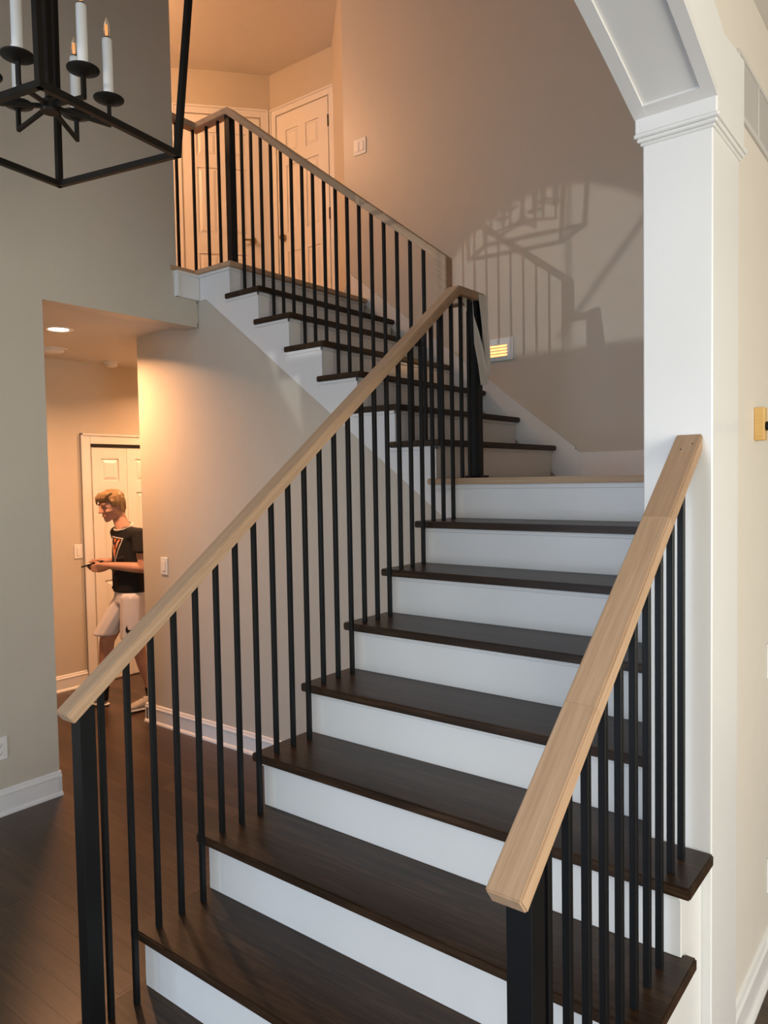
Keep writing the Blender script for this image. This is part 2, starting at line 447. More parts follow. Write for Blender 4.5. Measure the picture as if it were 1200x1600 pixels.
# closed side stringers
def side_poly(n0, n1):
    p = [(NY1(n0) + OV + .018, FZ)]
    for i in range(n0, n1 + 1):
        p += [(NY1(i) + OV + .018, H * i - TH), (NY1(i + 1) + OV + .018, H * i - TH)]
    return p + [(NY1(n1 + 1) + OV + .018, FZ)]
MB().prism(side_poly(1, 8), 'x', SI, SI + .03).build('stringer', TRIM, st)
MB().prism(side_poly(1, 3) [:-1] + [(YP - .002, H * 3 - TH), (YP - .002, FZ)], 'x', 1.4195, 1.4495).build('stringer', TRIM, st)
MB().prism([(NY1(4) + OV + .018, H * 3 - TH), (NY1(4) + OV + .018, H * 4 - TH), (YP - .002, H * 4 - TH), (YP - .002, H * 3 - TH)], 'x', 1.4195, 1.4495).build('stringer', TRIM, st)
MB().box(-.10, XR - .002, 1.740, 1.83, LZ - TH, LZ).build('landing_nosing', OAKX, st, bevel=.005, seg=2)
MB().box(-.085, XR - .002, 1.762, 1.775, LZ - TH - .018, LZ - TH).build('scotia', TRIM, st)

# ------------------------------------------------------------------ upper flight
s2 = thing('staircase', (-.8, 2.45, LZ), 'upper stair flight with dark treads and white risers climbing left along the back wall', 'staircase')
YO, YI = 1.782, YB - .015
for j in range(1, 7):
    x, z = NX2(j), LZ + H * j
    xb = x - .3066
    MB().prism([(x, YO), (x, YI), (x - D - OV - .012, YI), (x - D - OV - .012, YO + SI), (xb, YO + SI), (xb, YO)], 'z', z - TH, z).build('tread', TREADY, s2, bevel=.004, seg=2)
for j in range(1, 8):
    x = NX2(j) - OV; z0 = LZ + H * (j - 1); z1 = LZ + H * j - TH
    m = MB().box(x - .018, x, YS + .0105, YI, z0, z1).box(x + .0003, x + .010, YO + SI - .01, YI, z1 - .017, z1)
    if j < 7: m.box(x - D - OV, x + .010, YO + SI - .010, YO + SI + .001, z1 - .017, z1)
    m.build('riser', TRIM, s2, bevel=.0015)
# cut stringer on the open side
pl = []
for j in range(1, 8):
    x = NX2(j) - OV
    pl += [(x, LZ + H * (j - 1) - (TH if j > 1 else 0)), (x, LZ + H * j - TH)]
pl += [(-1.86, UZ - TH), (-1.86, 2.852), (-1.801, 2.852), (SI + .02, 1.452), (SI + .02, LZ - TH), (pl[0][0], LZ - TH)]
MB().prism(pl, 'y', YO + SI, YS + .01).build('stringer', TRIM, s2)
# skirt board against the back wall
MB().prism([(.1005, LZ), (.1005, 1.853), (.067, 1.877), (-.578, 2.375), (-1.70, 3.234), (-1.70, 3.04), (-1.575, 3.04), (-1.575, LZ + 7 * H - .03)] + [(NX2(1), LZ)], 'y', YB - .014, YB - .0005).build('skirt_board', TRIM, s2)
MB().prism([(.067, 1.877), (.075, 1.884), (-1.70, 3.246), (-1.70, 3.232)], 'y', YB - .020, YB - .002).build('skirt_cap', TRIM, s2)
# oak nosing at the upper floor: front edge and the side return to the left wall
m = MB().prism([(-1.542, YI), (-1.542, YO), (-1.877, YO), (-1.877, 1.608), (-1.96, 1.608), (-1.96, 1.88), (-1.63, 1.88), (-1.63, YI)][::-1], 'z', UZ - TH, UZ + .001)
m.build('landing_nosing', OAKY, s2, bevel=.004, seg=2)
MB().box(-1.895, -1.864, 1.64, YO + SI + .01, 2.855, UZ - TH - .001).box(-1.895, -1.858, 1.635, 1.655, 2.855, UZ - TH - .001).build('fascia', TRIM, s2, bevel=.002)
MB().box(-1.895, -1.852, 1.63, YO + SI, UZ - TH - .018, UZ - TH).box(-1.86, -1.575, YO + SI - .012, YO + SI, UZ - TH - .018, UZ - TH).build('scotia', TRIM, s2, bevel=.002)

# ------------------------------------------------------------------ railings
RW, RT, BW = .063, .035, .0155
rz = lambda y: 1.2743 + .7646 * y
RTv = RT / math.cos(SLOPE)
nx_, nz_ = -math.sin(SLOPE) * RT, math.cos(SLOPE) * RT


def rail_seg(xc, ya, yb, cut_a='perp', cut_b='perp', mat=OAKR, name='handrail', par=None):
    def lo(y, cut): return (y + math.sin(SLOPE) * RT, rz(y) - math.cos(SLOPE) * RT) if cut == 'perp' else (y, rz(y) - RTv)
    return MB().prism([(ya, rz(ya)), (yb, rz(yb)), lo(yb, cut_b), lo(ya, cut_a)], 'x', xc - RW / 2, xc + RW / 2).build(name, mat, par, bevel=.003, seg=2, keep=lambda e: abs(e.verts[0].co.y - e.verts[1].co.y) > .04 or max(v.co.y for v in e.verts) < -.2)


def baluster(par, x, y, z0, z1, w=BW, name='baluster'):
    return MB().box(x - w / 2, x + w / 2, y - w / 2, y + w / 2, z0, z1).build(name, IRON, par, bevel=.0012)


LX = .070
rl = thing('stair_railing', (LX, -.165, H), 'long oak handrail with black square balusters up the left side of the lower flight', 'railing')
yk = 1.735
zk = rz(yk)
yk2 = yk + RTv * math.tan(SLOPE / 2) * math.cos(SLOPE) * .9
MB().prism([(-.228, rz(-.228)), (yk, zk), (1.965, zk), (1.965, zk - .040), (yk + .012, zk - .040), (-.228 + math.sin(SLOPE) * RT, rz(-.228) - math.cos(SLOPE) * RT)], 'x', LX - RW / 2, LX + RW / 2).build('handrail', OAKR, rl, bevel=.003, seg=2)
MB().box(-.10, LX - RW / 2 + .004, 1.885, 1.965, zk - .040, zk - .001).build('handrail_return', OAKX, rl, bevel=.004, seg=2)
baluster(rl, LX, -.165, H, rz(-.165) - RTv + .004, .046, 'newel_post')
for n in range(-2, 21):
    y = .054 + .0828 * n
    i = min(8, 2 + n // 3) if n >= 0 else 1
    baluster(rl, LX, y, H * i, rz(y) - RTv + .004)
for y in (1.793, 1.862): baluster(rl, LX, y, LZ, zk - .038)
nl = baluster(rl, LX, 1.928, LZ, zk - .038, .046, 'newel_post')
MB().box(LX - .045, LX + .045, 1.885, 1.965, LZ, LZ + .011).build('base_plate', IRON, rl, bevel=.002)

RX = 1.4195
rr = thing('stair_railing', (RX, -.187, H), 'short oak handrail with black balusters ending against the white arch pillar on the right', 'railing')
rail_seg(RX, -.2615, .0299, 'perp', 'perp', OAKR, 'handrail_segment', rr)
rail_seg(RX, .0302, .448, 'perp', 'perp', OAKR, 'handrail_segment', rr)
rail_seg(RX, .4482, YP - .002, 'perp', 'plumb', OAKP, 'handrail_segment', rr)
for x, y in ((RX - .006, .650), (RX + .017, .667)):
    MB().lathe((x, y, rz(y) - .001), [(0, .0016), (.0022, .0016), (.0022, 0)], 8, (0, -math.sin(SLOPE), math.cos(SLOPE))).build('nail_hole', SLOT, rr)
baluster(rr, RX, -.187, H, rz(-.187) - RTv + .004, .046, 'newel_post')
for n in range(-2, 8):
    y = .054 + .0828 * n
    i = 2 + n // 3 if n >= 0 else 1
    baluster(rr, RX, y, H * i, rz(y) - RTv + .004)

UY = 1.870
r2 = lambda x: 2.753 - .7661 * x
ru = thing('stair_railing', (-.9, UY, LZ), 'upper oak handrail with black balusters along the upper flight and balcony edge', 'railing')
xa = -1.604; za = r2(xa)
T2 = RT / math.cos(math.atan(.7661))
MB().prism([(-1.9715, za), (xa, za), (-.040, r2(-.040)), (-.040, zk - .035), (-.103, zk - .035), (-.103, r2(-.103) - T2), (xa - .012, za - .040), (-1.9715, za - .040)][::-1], 'y', UY - RW / 2, UY + RW / 2).build('handrail', OAKL, ru, bevel=.004, seg=2)
MB().box(-1.9715, -1.9085, 1.662, UY - RW / 2 + .004, za - .040, za - .0005).build('handrail_return', OAKY, ru, bevel=.004, seg=2)
baluster(ru, -1.615, UY, UZ, za - .038, .046, 'newel_post')
for j in range(1, 7):
    for q in (.054, .137, .219):
        x = NX2(j) - q
        baluster(ru, x, UY, LZ + H * j, r2(x) - T2 + .004)
for x in (-1.725, -1.835): baluster(ru, x, UY, UZ, za - .038)
for y in (1.845, 1.715): baluster(ru, -1.94, y, UZ, za - .038)

# dust sheet draped over the landing end of the left railing
cl = MB()
def sheet(ps, t=.003):
    k = len(ps); n = V((.8, -.6, 0)).normalized() * t
    cl.poly([V(p) for p in ps] + [V(p) + n for p in ps], [tuple(range(k))[::-1], tuple(range(k, 2 * k))] + [(i, (i + 1) % k, k + (i + 1) % k, k + i) for i in range(k)])
xs = LX + RW / 2 + .003
sheet([(xs, 1.900, 2.590), (xs, 1.972, 2.592), (xs + .004, 1.978, 2.48), (xs + .012, 1.985, 2.33), (xs + .014, 1.985, 2.205), (xs + .012, 1.962, 2.205), (xs + .004, 1.930, 2.40), (xs, 1.925, 2.47)])
sheet([(xs - .004, 1.852, 2.56), (xs - .002, 1.858, 2.48), (xs + .004, 1.895, 2.405), (xs + .008, 1.925, 2.33), (xs + .010, 1.955, 2.25), (xs + .010, 1.962, 2.165), (xs + .006, 1.905, 2.155), (xs + .004, 1.885, 2.25), (xs, 1.858, 2.35)])
sheet([(xs - .03, 1.80, 2.565), (xs - .03, 1.842, 2.562), (xs - .028, 1.836, 2.50)])
sheet([(xs + .0, 1.972, 2.594), (LX - .03, 1.972, 2.594), (LX - .03, 1.976, 2.30), (xs + .004, 1.98, 2.30)])
tag(cl.build('dust_sheet', CLOTH), 'off white paper sheet taped round the newel at the landing corner', 'sheet')

# ------------------------------------------------------------------ doors
def door(name, p, q, z0, t0, t1, h, cas=.075, knob=None, hinge=None, leaves=1, rows=((.10, .50), (.62, 1.26), (1.38, 1.80)), casing_l=True, casing_r=True):
    """panelled door on the wall line p>q (plan), leaf from t0 to t1 along it; faces to the right of p>q"""
    p, q = V((*p, 0)), V((*q, 0)); d = (q - p).normalized(); n = V((d.y, -d.x, 0))
    P = lambda t, o, z: p + d * t + n * o + V((0, 0, z0 + z))
    def bx(m, ta, tb, oa, ob, za, zb):
        vs = [P(t, o, z) for z in (za, zb) for o in (oa, ob) for t in (ta, tb)]
        return m.poly(vs, [(0, 2, 3, 1), (4, 5, 7, 6), (0, 1, 5, 4), (2, 6, 7, 3), (0, 4, 6, 2), (1, 3, 7, 5)])
    root = thing(name, P((t0 + t1) / 2, 0, 0), kind='structure')
    m = MB()
    for (a, b, za, zb) in ((t0 - .012 - cas, t0 - .012, 0, h + .012 + cas), (t1 + .012, t1 + .012 + cas, 0, h + .012 + cas), (t0 - .012, t1 + .012, h + .012, h + .012 + cas)):
        if (a < t0 - .05 and not casing_l) or (b > t1 + .05 and not casing_r): continue
        bx(m, a, b, 0, .014, za, zb)
        e = .018
        if za > 0: bx(m, t0 - .012 - cas, t1 + .012 + cas, 0, .024, zb - e, zb)
        elif a < t0: bx(m, a, a + e, 0, .024, za, zb)
        else: bx(m, b - e, b, 0, .024, za, zb)
    m.build('door_casing', TRIM, root, bevel=.003)
    W = (t1 - t0) / leaves
    for L in range(leaves):
        a, b = t0 + W * L + (.0015 if leaves > 1 else 0), t0 + W * (L + 1) - (.0015 if leaves > 1 else 0)
        m = MB(); bx(m, a, b, -.02, .001, .01, h)
        cols = [(a + .11 * (W / .7) + .015, (a + b) / 2 - .045), ((a + b) / 2 + .045, b - .11 * (W / .7) - .015)] if leaves == 1 else [(a + .085, b - .075)]
        # stiles and rails stand proud round the panels
        xs = [a] + [v for c in cols for v in c] + [b]
        for k in range(0, len(xs), 2): bx(m, xs[k], xs[k + 1], 0, .010, .01, h)
        zz = [.01] + [v for r in rows for v in r] + [h]
        for c in cols:
            for k in range(0, len(zz), 2): bx(m, c[0], c[1], 0, .010, zz[k], zz[k + 1])
        leaf = m.build('door_leaf', DOORP, root)
        for c in cols:
            for r in rows:
                g, s = .012, .035
                vs = [P(*v) for v in ((c[0] + g, .001, r[0] + g), (c[1] - g, .001, r[0] + g), (c[1] - g, .001, r[1] - g), (c[0] + g, .001, r[1] - g),
                                      (c[0] + s, .010, r[0] + s), (c[1] - s, .010, r[0] + s), (c[1] - s, .010, r[1] - s), (c[0] + s, .010, r[1] - s))]
                MB().poly(vs, [(4, 5, 6, 7), (0, 1, 5, 4), (1, 2, 6, 5), (2, 3, 7, 6), (3, 0, 4, 7), (3, 2, 1, 0)]).build('door_panel', DOORP, leaf)
    if knob:
        t, z, lever = knob
        m = MB().lathe(P(t, .008, z), [(0, .045), (.02, .045), (.028, .035), (.024, .022), (.011, .014), (.011, .006), (.030, .005), (.032, 0), (0, 0)], 20, n)
        if lever: bx(m, t - .0 , t + .10, .04, .052, z - .008, z + .008)
        m.build('door_knob', BRASS, root, smooth=True)
    for (t, z) in (hinge or ()):
        m = MB(); bx(m, t - .006, t + .006, .010, .018, z - .05, z + .05); m.build('hinge', BRONZE, root)
    return root


# closet bifold in the lower hall (wall faces +x: run from y high to y low is to the right)
hy = lambda t: t
door('door_1', (-3.80, 0), (-3.80, 4), FZ, 2.172, 2.172 + .326 * 4, 2.0, cas=.085, leaves=4, rows=((.14, .86), (.98, 1.60), (1.70, 1.89)), casing_r=True)
MB().box(-3.80, -3.784, 2.172, 2.172 + 1.304, FZ + 1.985, FZ + 2.012).build('closet_track', BRONZE, bpy.data.objects['door_1'])
door('door_2', PA, PB, UZ, 1.60 - .80, 1.60 - .105, 2.03, knob=(1.60 - .184, .91, False), rows=((.20, .78), (.96, 1.56), (1.67, 1.88)))
door('door_3', PB, PC, UZ, .088, .708, 2.03, cas=.07, knob=(.15, .92, False), hinge=((.714, 1.82), (.714, 1.02)), rows=((.20, .78), (.96, 1.56), (1.67, 1.88)))
# lever on the left upper door
o = bpy.data.objects['door_2']
dA = (V((*PB, 0)) - V((*PA, 0))).normalized(); nA = V((dA.y, -dA.x, 0)); kA = V((*PA, UZ + .91)) + dA * 1.416 + nA * .05
MB().bar(kA, kA - dA * .10, .012, .016).build('door_lever', BRASS, o, bevel=.003)

# ------------------------------------------------------------------ wall plates
def plate(name, c, d, n, w, h, label, cat, kind='switch', gangs=1, group=None):
    c, d, n = V(c), V(d).normalized(), V(n).normalized(); up = V((0, 0, 1))
    root = thing(name, c, label, cat, group)
    def bx(m, a, b, o0, o1, z0, z1):
        vs = [c + d * t + n * o + up * z for z in (z0, z1) for o in (o0, o1) for t in (a, b)]
        return m.poly(vs, [(0, 2, 3, 1), (4, 5, 7, 6), (0, 1, 5, 4), (2, 6, 7, 3), (0, 4, 6, 2), (1, 3, 7, 5)])
    bx(MB(), -w / 2, w / 2, 0, .006, -h / 2, h / 2).build('cover_plate', PLATE, root, bevel=.002)
    for g in range(gangs):
        o = (g - (gangs - 1) / 2) * .046
        if kind == 'switch':
            bx(MB(), o - .0165, o + .0165, .006, .0095, -.033, .033).build('rocker', PLATE, root, bevel=.0015)
        else:
            for z in (.02, -.02):
                f = bx(MB(), o - .017, o + .017, .006, .009, z - .014, z + .014).build('socket', PLATE, root, bevel=.002)
                for (a, b, za, zb) in ((-.008, -.0055, -.002, .008), (.0055, .008, -.002, .006), (-.002, .002, -.010, -.005)):
                    bx(MB(), o + a, o + b, .009, .0095, z + za, z + zb).build('slot', SLOT, f)
    return root


plate('wall_outlet', (XL, .486, .377), (0, 1, 0), (1, 0, 0), .074, .116, 'white double outlet low on the left wall above the baseboard', 'outlet', 'outlet')
plate('light_switch', (-3.80, 2.030, 1.16), (0, 1, 0), (1, 0, 0), .074, .116, 'white light switch beside the closet door at the end of the hall', 'switch')
plate('light_switch', (-2.327, YS, 1.148), (1, 0, 0), (0, -1, 0), .076, .116, 'white light switch on the wall under the stairs near the hall corner', 'switch')
plate('light_switch', (-1.598, YB, 4.160), (1, 0, 0), (0, -1, 0), .118, .116, 'white double light switch high on the back wall at the stair top', 'switch', gangs=2)
plate('light_switch', (1.45, 1.487, 1.09), (0, 1, 0), (1, 0, 0), .076, .116, 'white light switch at the right picture edge on the cream wall', 'switch')
plate('wall_outlet', (1.45, 1.505, .357), (0, 1, 0), (1, 0, 0), .076, .116, 'white outlet low on the cream wall right of the pillar', 'outlet', 'outlet')

# step light in the back wall
sl = thing('step_light', (-.47, YB, 2.535), 'glowing louvred step light set in the back wall by the landing', 'light')
MB().box(-.625, -.353, YB - .008, YB - .0005, 2.467, 2.612).build('cover_plate', PLATE, sl, bevel=.003)
MB().box(-.549, -.395, YB - .0085, YB - .0075, 2.494, 2.572).build('lens', STEPL, sl)
for k in range(5):
    z = 2.4945 + k * .0195
    MB().prism([(YB - .008, z + .004), (YB - .020, z - .004), (YB - .018, z - .007), (YB - .008, z - .003)], 'x', -.552, -.392).build('louvre', PLATE, sl)
l = bpy.data.lights.new('step_lamp', 'AREA'); l.shape = 'RECTANGLE'; l.size = .14; l.size_y = .06; l.energy = .35; l.color = (1, .55, .25)
lo = bpy.data.objects.new('step_lamp', l); COL.objects.link(lo); lo.location = (-.472, YB - .03, 2.53); lo.rotation_euler = (math.radians(-75), 0, 0); attach(lo, sl)

# return air grille on the right wall
vg = thing('vent_grille', (1.45, 1.28, 2.79), 'pale grey return air grille high on the wall beside the arch', 'vent')
y0, y1, z0, z1 = 1.03, 1.66, 2.715, 2.865
m = MB()
for a in ((y0, y1, z0 - .016, z0), (y0, y1, z1, z1 + .012), (y0, y0 + .012, z0, z1), (y1 - .012, y1, z0, z1)): m.box(1.45, 1.458, *a)
m.box(1.45, 1.457, 1.272, 1.282, z0, z1)
m.build('frame', GRILLE, vg, bevel=.001)
box(1.4501, 1.4512, y0 + .012, y1 - .012, z0, z1).build('backing', SLOT, vg)
for k in range(26):
    z = z0 + .003 + k * .0057
    MB().prism([(1.4512, z), (1.4555, z + .0030), (1.4555, z + .0042), (1.4512, z + .0012)], 'y', y0 + .012, y1 - .012).build('slat', GRILLE, vg)

wb = thing('wall_bracket', (1.45, 1.275, 1.86), 'small pale yellow wood block on the right wall holding a black rod', 'bracket')
MB().box(1.45, 1.479, 1.257, 1.300, 1.809, 1.909).build('wood_block', YELLOW, wb, bevel=.002)
MB().lathe((1.478, 1.280, 1.852), [(0, 0), (.014, 0), (.014, .012), (.010, .014), (.010, .25), (0, .25)], 14, (1, 0, 0)).build('rod', IRON, wb, smooth=False)
ds = thing('door_stop', (1.466, 1.475, .140), 'small white and silver door stop on the right baseboard', 'door stop')
MB().lathe((1.462, 1.475, .141), [(0, 0), (.016, 0), (.018, .006), (.009, .010), (.008, .030), (.017, .034), (.018, .044), (.012, .048), (0, .048)], 16, (1, 0, 0)).build('bumper', PLATE, ds, smooth=True)

# ------------------------------------------------------------------ lower hall ceiling fittings and lamps
def warm(name, loc, energy, par=None, size=.11, color=(1.0, .49, .24), spread=150):
    l = bpy.data.lights.new(name, 'AREA'); l.shape = 'DISK'; l.size = size; l.energy = energy; l.color = color; l.spread = math.radians(spread)
    o = bpy.data.objects.new(name, l); COL.objects.link(o); o.location = loc
    if par: attach(o, par)
    return o


def downlight(c, label, energy, name='recessed_light'):
    r = thing(name, c, label, 'light')
    x, y, z = c
    MB().lathe((x, y, z - .006), [(.062, .006), (.062, .004), (.078, 0), (.090, .001), (.092, .006)], 32).build('trim_ring', PLATE, r, smooth=True)
    MB().lathe((x, y, z - .002), [(0, 0), (.062, 0), (.062, .002)], 32).build('lens', LAMP, r)
    warm('downlight_lamp', (x, y, z - .012), energy, r)


HC = 2.72
downlight((-2.70, 1.325, HC), 'glowing round recessed light in the lower hall ceiling', 40)
downlight((-3.05, 3.0, HC), 'recessed light further along the lower hall behind the stair wall', 33)
fl_ = thing('ceiling_light', (-3.3, 1.5, CH), 'round dome ceiling light in the upper hall behind the left wall', 'light')
MB().lathe((-3.3, 1.5, CH), [(0, -.13), (.08, -.12), (.14, -.08), (.17, -.02), (.17, 0)], 28).build('dome', LAMP, fl_, smooth=True)
lp = bpy.data.lights.new('dome_lamp', 'POINT'); lp.energy = 92; lp.color = (1.0, .50, .24); lp.shadow_soft_size = .12
lq = bpy.data.objects.new('dome_lamp', lp); COL.objects.link(lq); lq.location = (-3.3, 1.5, CH - .30); attach(lq, fl_)
sd = thing('smoke_detector', (-3.63, 2.28, HC), 'white round smoke detector on the hall ceiling above the closet', 'smoke detector')
MB().lathe((-3.63, 2.28, HC), [(0, -.045), (.035, -.045), (.050, -.034), (.054, -.014), (.054, -.010)], 28).build('body', PLATE, sd, smooth=True)
MB().lathe((-3.63, 2.28, HC), [(0, -.010), (.068, -.010), (.070, 0)], 28).build('base_ring', PLATE, sd)
sd = thing('ceiling_fitting', (-3.42, 1.66, HC), 'round white ceiling fitting half hidden by the left wall edge', 'ceiling fitting')
MB().lathe((-3.42, 1.66, HC), [(0, -.03), (.06, -.03), (.085, -.018), (.09, 0)], 28).build('body', PLATE, sd, smooth=True)
MB().lathe((-3.42, 1.66, HC), [(.092, -.006), (.11, -.006), (.112, 0)], 28).build('base_ring', PLATE, sd)

# ------------------------------------------------------------------ lantern chandelier
cx, cy, cz = -.467, .0971, 2.860
ch = thing('lantern_chandelier', (cx, cy, cz), 'black iron open frame lantern chandelier with white candle lights hanging at upper left', 'chandelier')
ex, ey = V((.9748, .2230, 0)), V((-.1543, .9880, 0))
c0 = V((cx, cy, cz))
def corner(sx, sy, s, z): return c0 + ex * (sx * s * .515) + ey * (sy * s * .486) + V((0, 0, z))
b0, b1, zt = .556, .670, .84
CS = ((1, -1), (1, 1), (-1, 1), (-1, -1))
for k in range(4):
    a, b = CS[k], CS[(k + 1) % 4]
    d = (corner(*b, b0, 0) - corner(*a, b0, 0)).normalized() * .011
    MB().bar(corner(*a, b0, 0) - d, corner(*b, b0, 0) + d, .022).build('frame_bar', BRONZE, ch, bevel=.002)
    MB().bar(corner(*a, b1, zt) - d, corner(*b, b1, zt) + d, .022).build('frame_bar', BRONZE, ch, bevel=.002)
    MB().bar(corner(*a, b0, 0), corner(*a, b1, zt), .022, None, ey).build('frame_post', BRONZE, ch, bevel=.002)
    MB().bar(corner(*a, b1, zt), corner(*a, .12, zt + .36), .020, None, ey).build('roof_bar', BRONZE, ch, bevel=.002)
    e = (corner(*b, .12, zt + .36) - corner(*a, .12, zt + .36)).normalized() * .01
    MB().bar(corner(*a, .12, zt + .36) - e, corner(*b, .12, zt + .36) + e, .018).build('frame_bar', BRONZE, ch)
MB().bar(corner(1, 1, .12, zt + .36), corner(-1, -1, .12, zt + .36), .014).build('cross_bar', BRONZE, ch)
MB().bar(c0 + V((0, 0, .14)), c0 + V((0, 0, zt + .37)), .020, None, ey).build('centre_rod', BRONZE, ch)
MB().bar(c0 + V((0, 0, zt + .37)), V((cx, cy, CH - .03)), .012).build('hanging_rod', BRONZE, ch)
MB().lathe((cx, cy, CH), [(0, -.03), (.05, -.03), (.065, -.012), (.065, 0)], 24).build('ceiling_canopy', BRONZE, ch)
hz = .113
MB().lathe(c0 + V((0, 0, hz)), [(0, -.018), (.028, -.018), (.030, -.012), (.030, .016), (.022, .02), (.014, .03), (.014, .05), (0, .05)], 20).build('hub', BRONZE, ch)
for k in range(6):
    a = math.radians(4 + 60 * k); u = V((math.cos(a), math.sin(a), 0)); r = .188
    p = c0 + V((0, 0, hz)); q = p + u * r + V((0, 0, -.024)); t = q + V((0, 0, .081))
    MB().bar(p + u * .02, q + u * .006, .013).bar(q, t, .013, None, tuple(u)).build('candle_arm', BRONZE, ch, bevel=.001)
    MB().lathe(t, [(0, -.012), (.014, -.012), (.022, -.006), (.050, .004), (.051, .008), (.047, .008), (.02, .001), (0, .001)], 28).build('drip_pan', BRONZE, ch, smooth=True)
    cnd = MB().lathe(t, [(.0, .001), (.0165, .001), (.0165, .203), (.0155, .207), (.006, .207)], 20).build('candle', CANDLE, ch)
    MB().lathe(t, [(.006, .205), (.0115, .207), (.0115, .213), (.009, .214), (0, .214)], 14).build('socket', BRONZE, cnd)
    MB().lathe(t, [(0, .213), (.0075, .214), (.0115, .232), (.0105, .248), (.0055, .270), (.0008, .285), (0, .285)], 14).build('bulb', BULB, cnd, smooth=True)
    MB().bar(t + V((.003, 0, .220)), t + V((.002, 0, .255)), .0022).bar(t + V((-.003, 0, .220)), t + V((-.002, 0, .255)), .0022).build('filament', FILA, cnd)

# ------------------------------------------------------------------ the boy in the lower hall
PO = V((-3.0150, 1.9040, FZ)); PA_ = V((.7866, .6175, 0)); PB_ = V((-.6175, .7866, 0)); UP = V((0, 0, 1))
W = lambda a, b, z: PO + PA_ * a + PB_ * b + UP * z
DV = lambda a, b, z: PA_ * a + PB_ * b + UP * z
boy = thing('person', PO, 'person with blond hair in black tee and white shorts looking at a phone', 'person')


def fuse(m, name, mat, parent, vox=.006, it=4, fac=.5):
    """one continuous surface out of the overlapping forms"""
    o = m.build(name, mat, None)
    r = o.modifiers.new('r', 'REMESH'); r.mode = 'VOXEL'; r.voxel_size = vox
    s = o.modifiers.new('s', 'SMOOTH'); s.factor = fac; s.iterations = it
    me = bpy.data.meshes.new_from_object(o.evaluated_get(bpy.context.evaluated_depsgraph_get()))
    o.modifiers.clear(); o.data = me; me.name = name
    me.polygons.foreach_set('use_smooth', [True] * len(me.polygons))
    if parent: attach(o, parent)
    return o


TF = DV(-.50, -.866, 0).normalized(); TS = UP.cross(TF).normalized()
HF = DV(-.65, -.74, -.20).normalized(); HS = UP.cross(HF).normalized(); HU = HF.cross(HS).normalized()
HC_ = W(-.035, -.01, 1.522)
hd = lambda s, f, u: HC_ + HS * s + HF * f + HU * u
HFR = (HS, HF, HU); TFR = (TS, TF, UP)
nk = W(.045, 0, 1.33)
b = MB()
# head, jaw, nose, ears, neck
b.hull([(hd(0, -.012, .022), (.072, .090, .084)), (hd(0, .025, .0), (.066, .066, .07))], HFR, 3)
b.hull([(hd(0, .030, -.015), (.062, .058, .060)), (hd(0, .060, -.104), (.024, .020, .014)), (hd(.044, .0, -.068), .018), (hd(-.044, .0, -.068), .018), (hd(0, .062, -.06), (.036, .022, .03))], HFR)
b.hull([(hd(0, .090, .005), (.007, .008, .01)), (hd(0, .108, -.036), (.009, .010, .007)), (hd(.012, .092, -.038), .006), (hd(-.012, .092, -.038), .006), (hd(0, .08, -.03), .012)], HFR)
b.hull([(hd(-.03, .080, .018), (.02, .012, .008)), (hd(.03, .080, .018), (.02, .012, .008))], HFR)
for s in (1, -1):
    b.hull([(hd(s * .036, .064, -.034), (.020, .018, .018)), (hd(s * .05, .02, -.03), .016)], HFR)
    b.hull([(hd(s * .072, -.008, .004), (.007, .018, .022)), (hd(s * .070, -.002, -.026), (.006, .010, .012))], HFR)
b.limb([(hd(0, -.025, -.03), .056), (hd(0, -.03, -.085), .050), (nk, .056)])
# trunk under the clothes
b.hull([(W(.075, .0, 1.27), (.14, .075, .05)), (W(.08, 0, 1.05), (.12, .08, .06)), (W(.08, 0, .93), (.11, .075, .05))], TFR)
shl, shr = W(.190, -.095, 1.305), W(-.040, .10, 1.31)
ell, elr = W(.232, -.150, 1.060), W(-.010, .165, 1.075)
wrl, wrr = W(-.030, -.105, 1.080), W(-.105, .055, 1.095)
for sh, el, wr in ((shl, ell, wrl), (shr, elr, wrr)):
    b.limb([(sh, .048), ((sh + el) / 2, .043), (el, .038)])
    b.limb([(el, .038), (el.lerp(wr, .3), .039), (el.lerp(wr, .75), .030), (wr, .025)])
# hands: palm, four fingers closing under the phone, thumb along its top
def hand(wr, palm, knuck, across, tips, thumb):
    b.hull([(wr, .024), (palm + across * .018, .017), (palm - across * .018, .017)])
    b.hull([(palm + across * .022, .015), (palm - across * .022, .015), (knuck + across * .028, .011), (knuck - across * .028, .011)])
    for k, (mid, tip) in enumerate(tips):
        root = knuck + across * (.028 - .019 * k)
        b.limb([(root, .0098), (mid, .0088), (tip, .0075)])
    b.limb([(palm, .014), (thumb[0], .0105), (thumb[1], .009), (thumb[2], .0078)])
hand(wrl, W(-.085, -.085, 1.068), W(-.135, -.060, 1.058), DV(.25, .1, -.9).normalized() * -.9,
     [(W(-.178, -.058, 1.076 - .013 * k), W(-.205 + .008 * k, -.020, 1.062 - .010 * k)) for k in range(4)],
     (W(-.125, -.062, 1.092), W(-.165, -.045, 1.104), W(-.200, -.022, 1.098)))
hand(wrr, W(-.145, .045, 1.088), W(-.180, .040, 1.078), DV(.2, -.1, -.9).normalized() * -.9,
     [(W(-.222 , .040, 1.072 - .009 * k), W(-.236 + .006 * k, .006, 1.058 - .006 * k)) for k in range(4)],
     (W(-.165, .028, 1.108), W(-.195, .018, 1.110), W(-.222, .006, 1.098)))
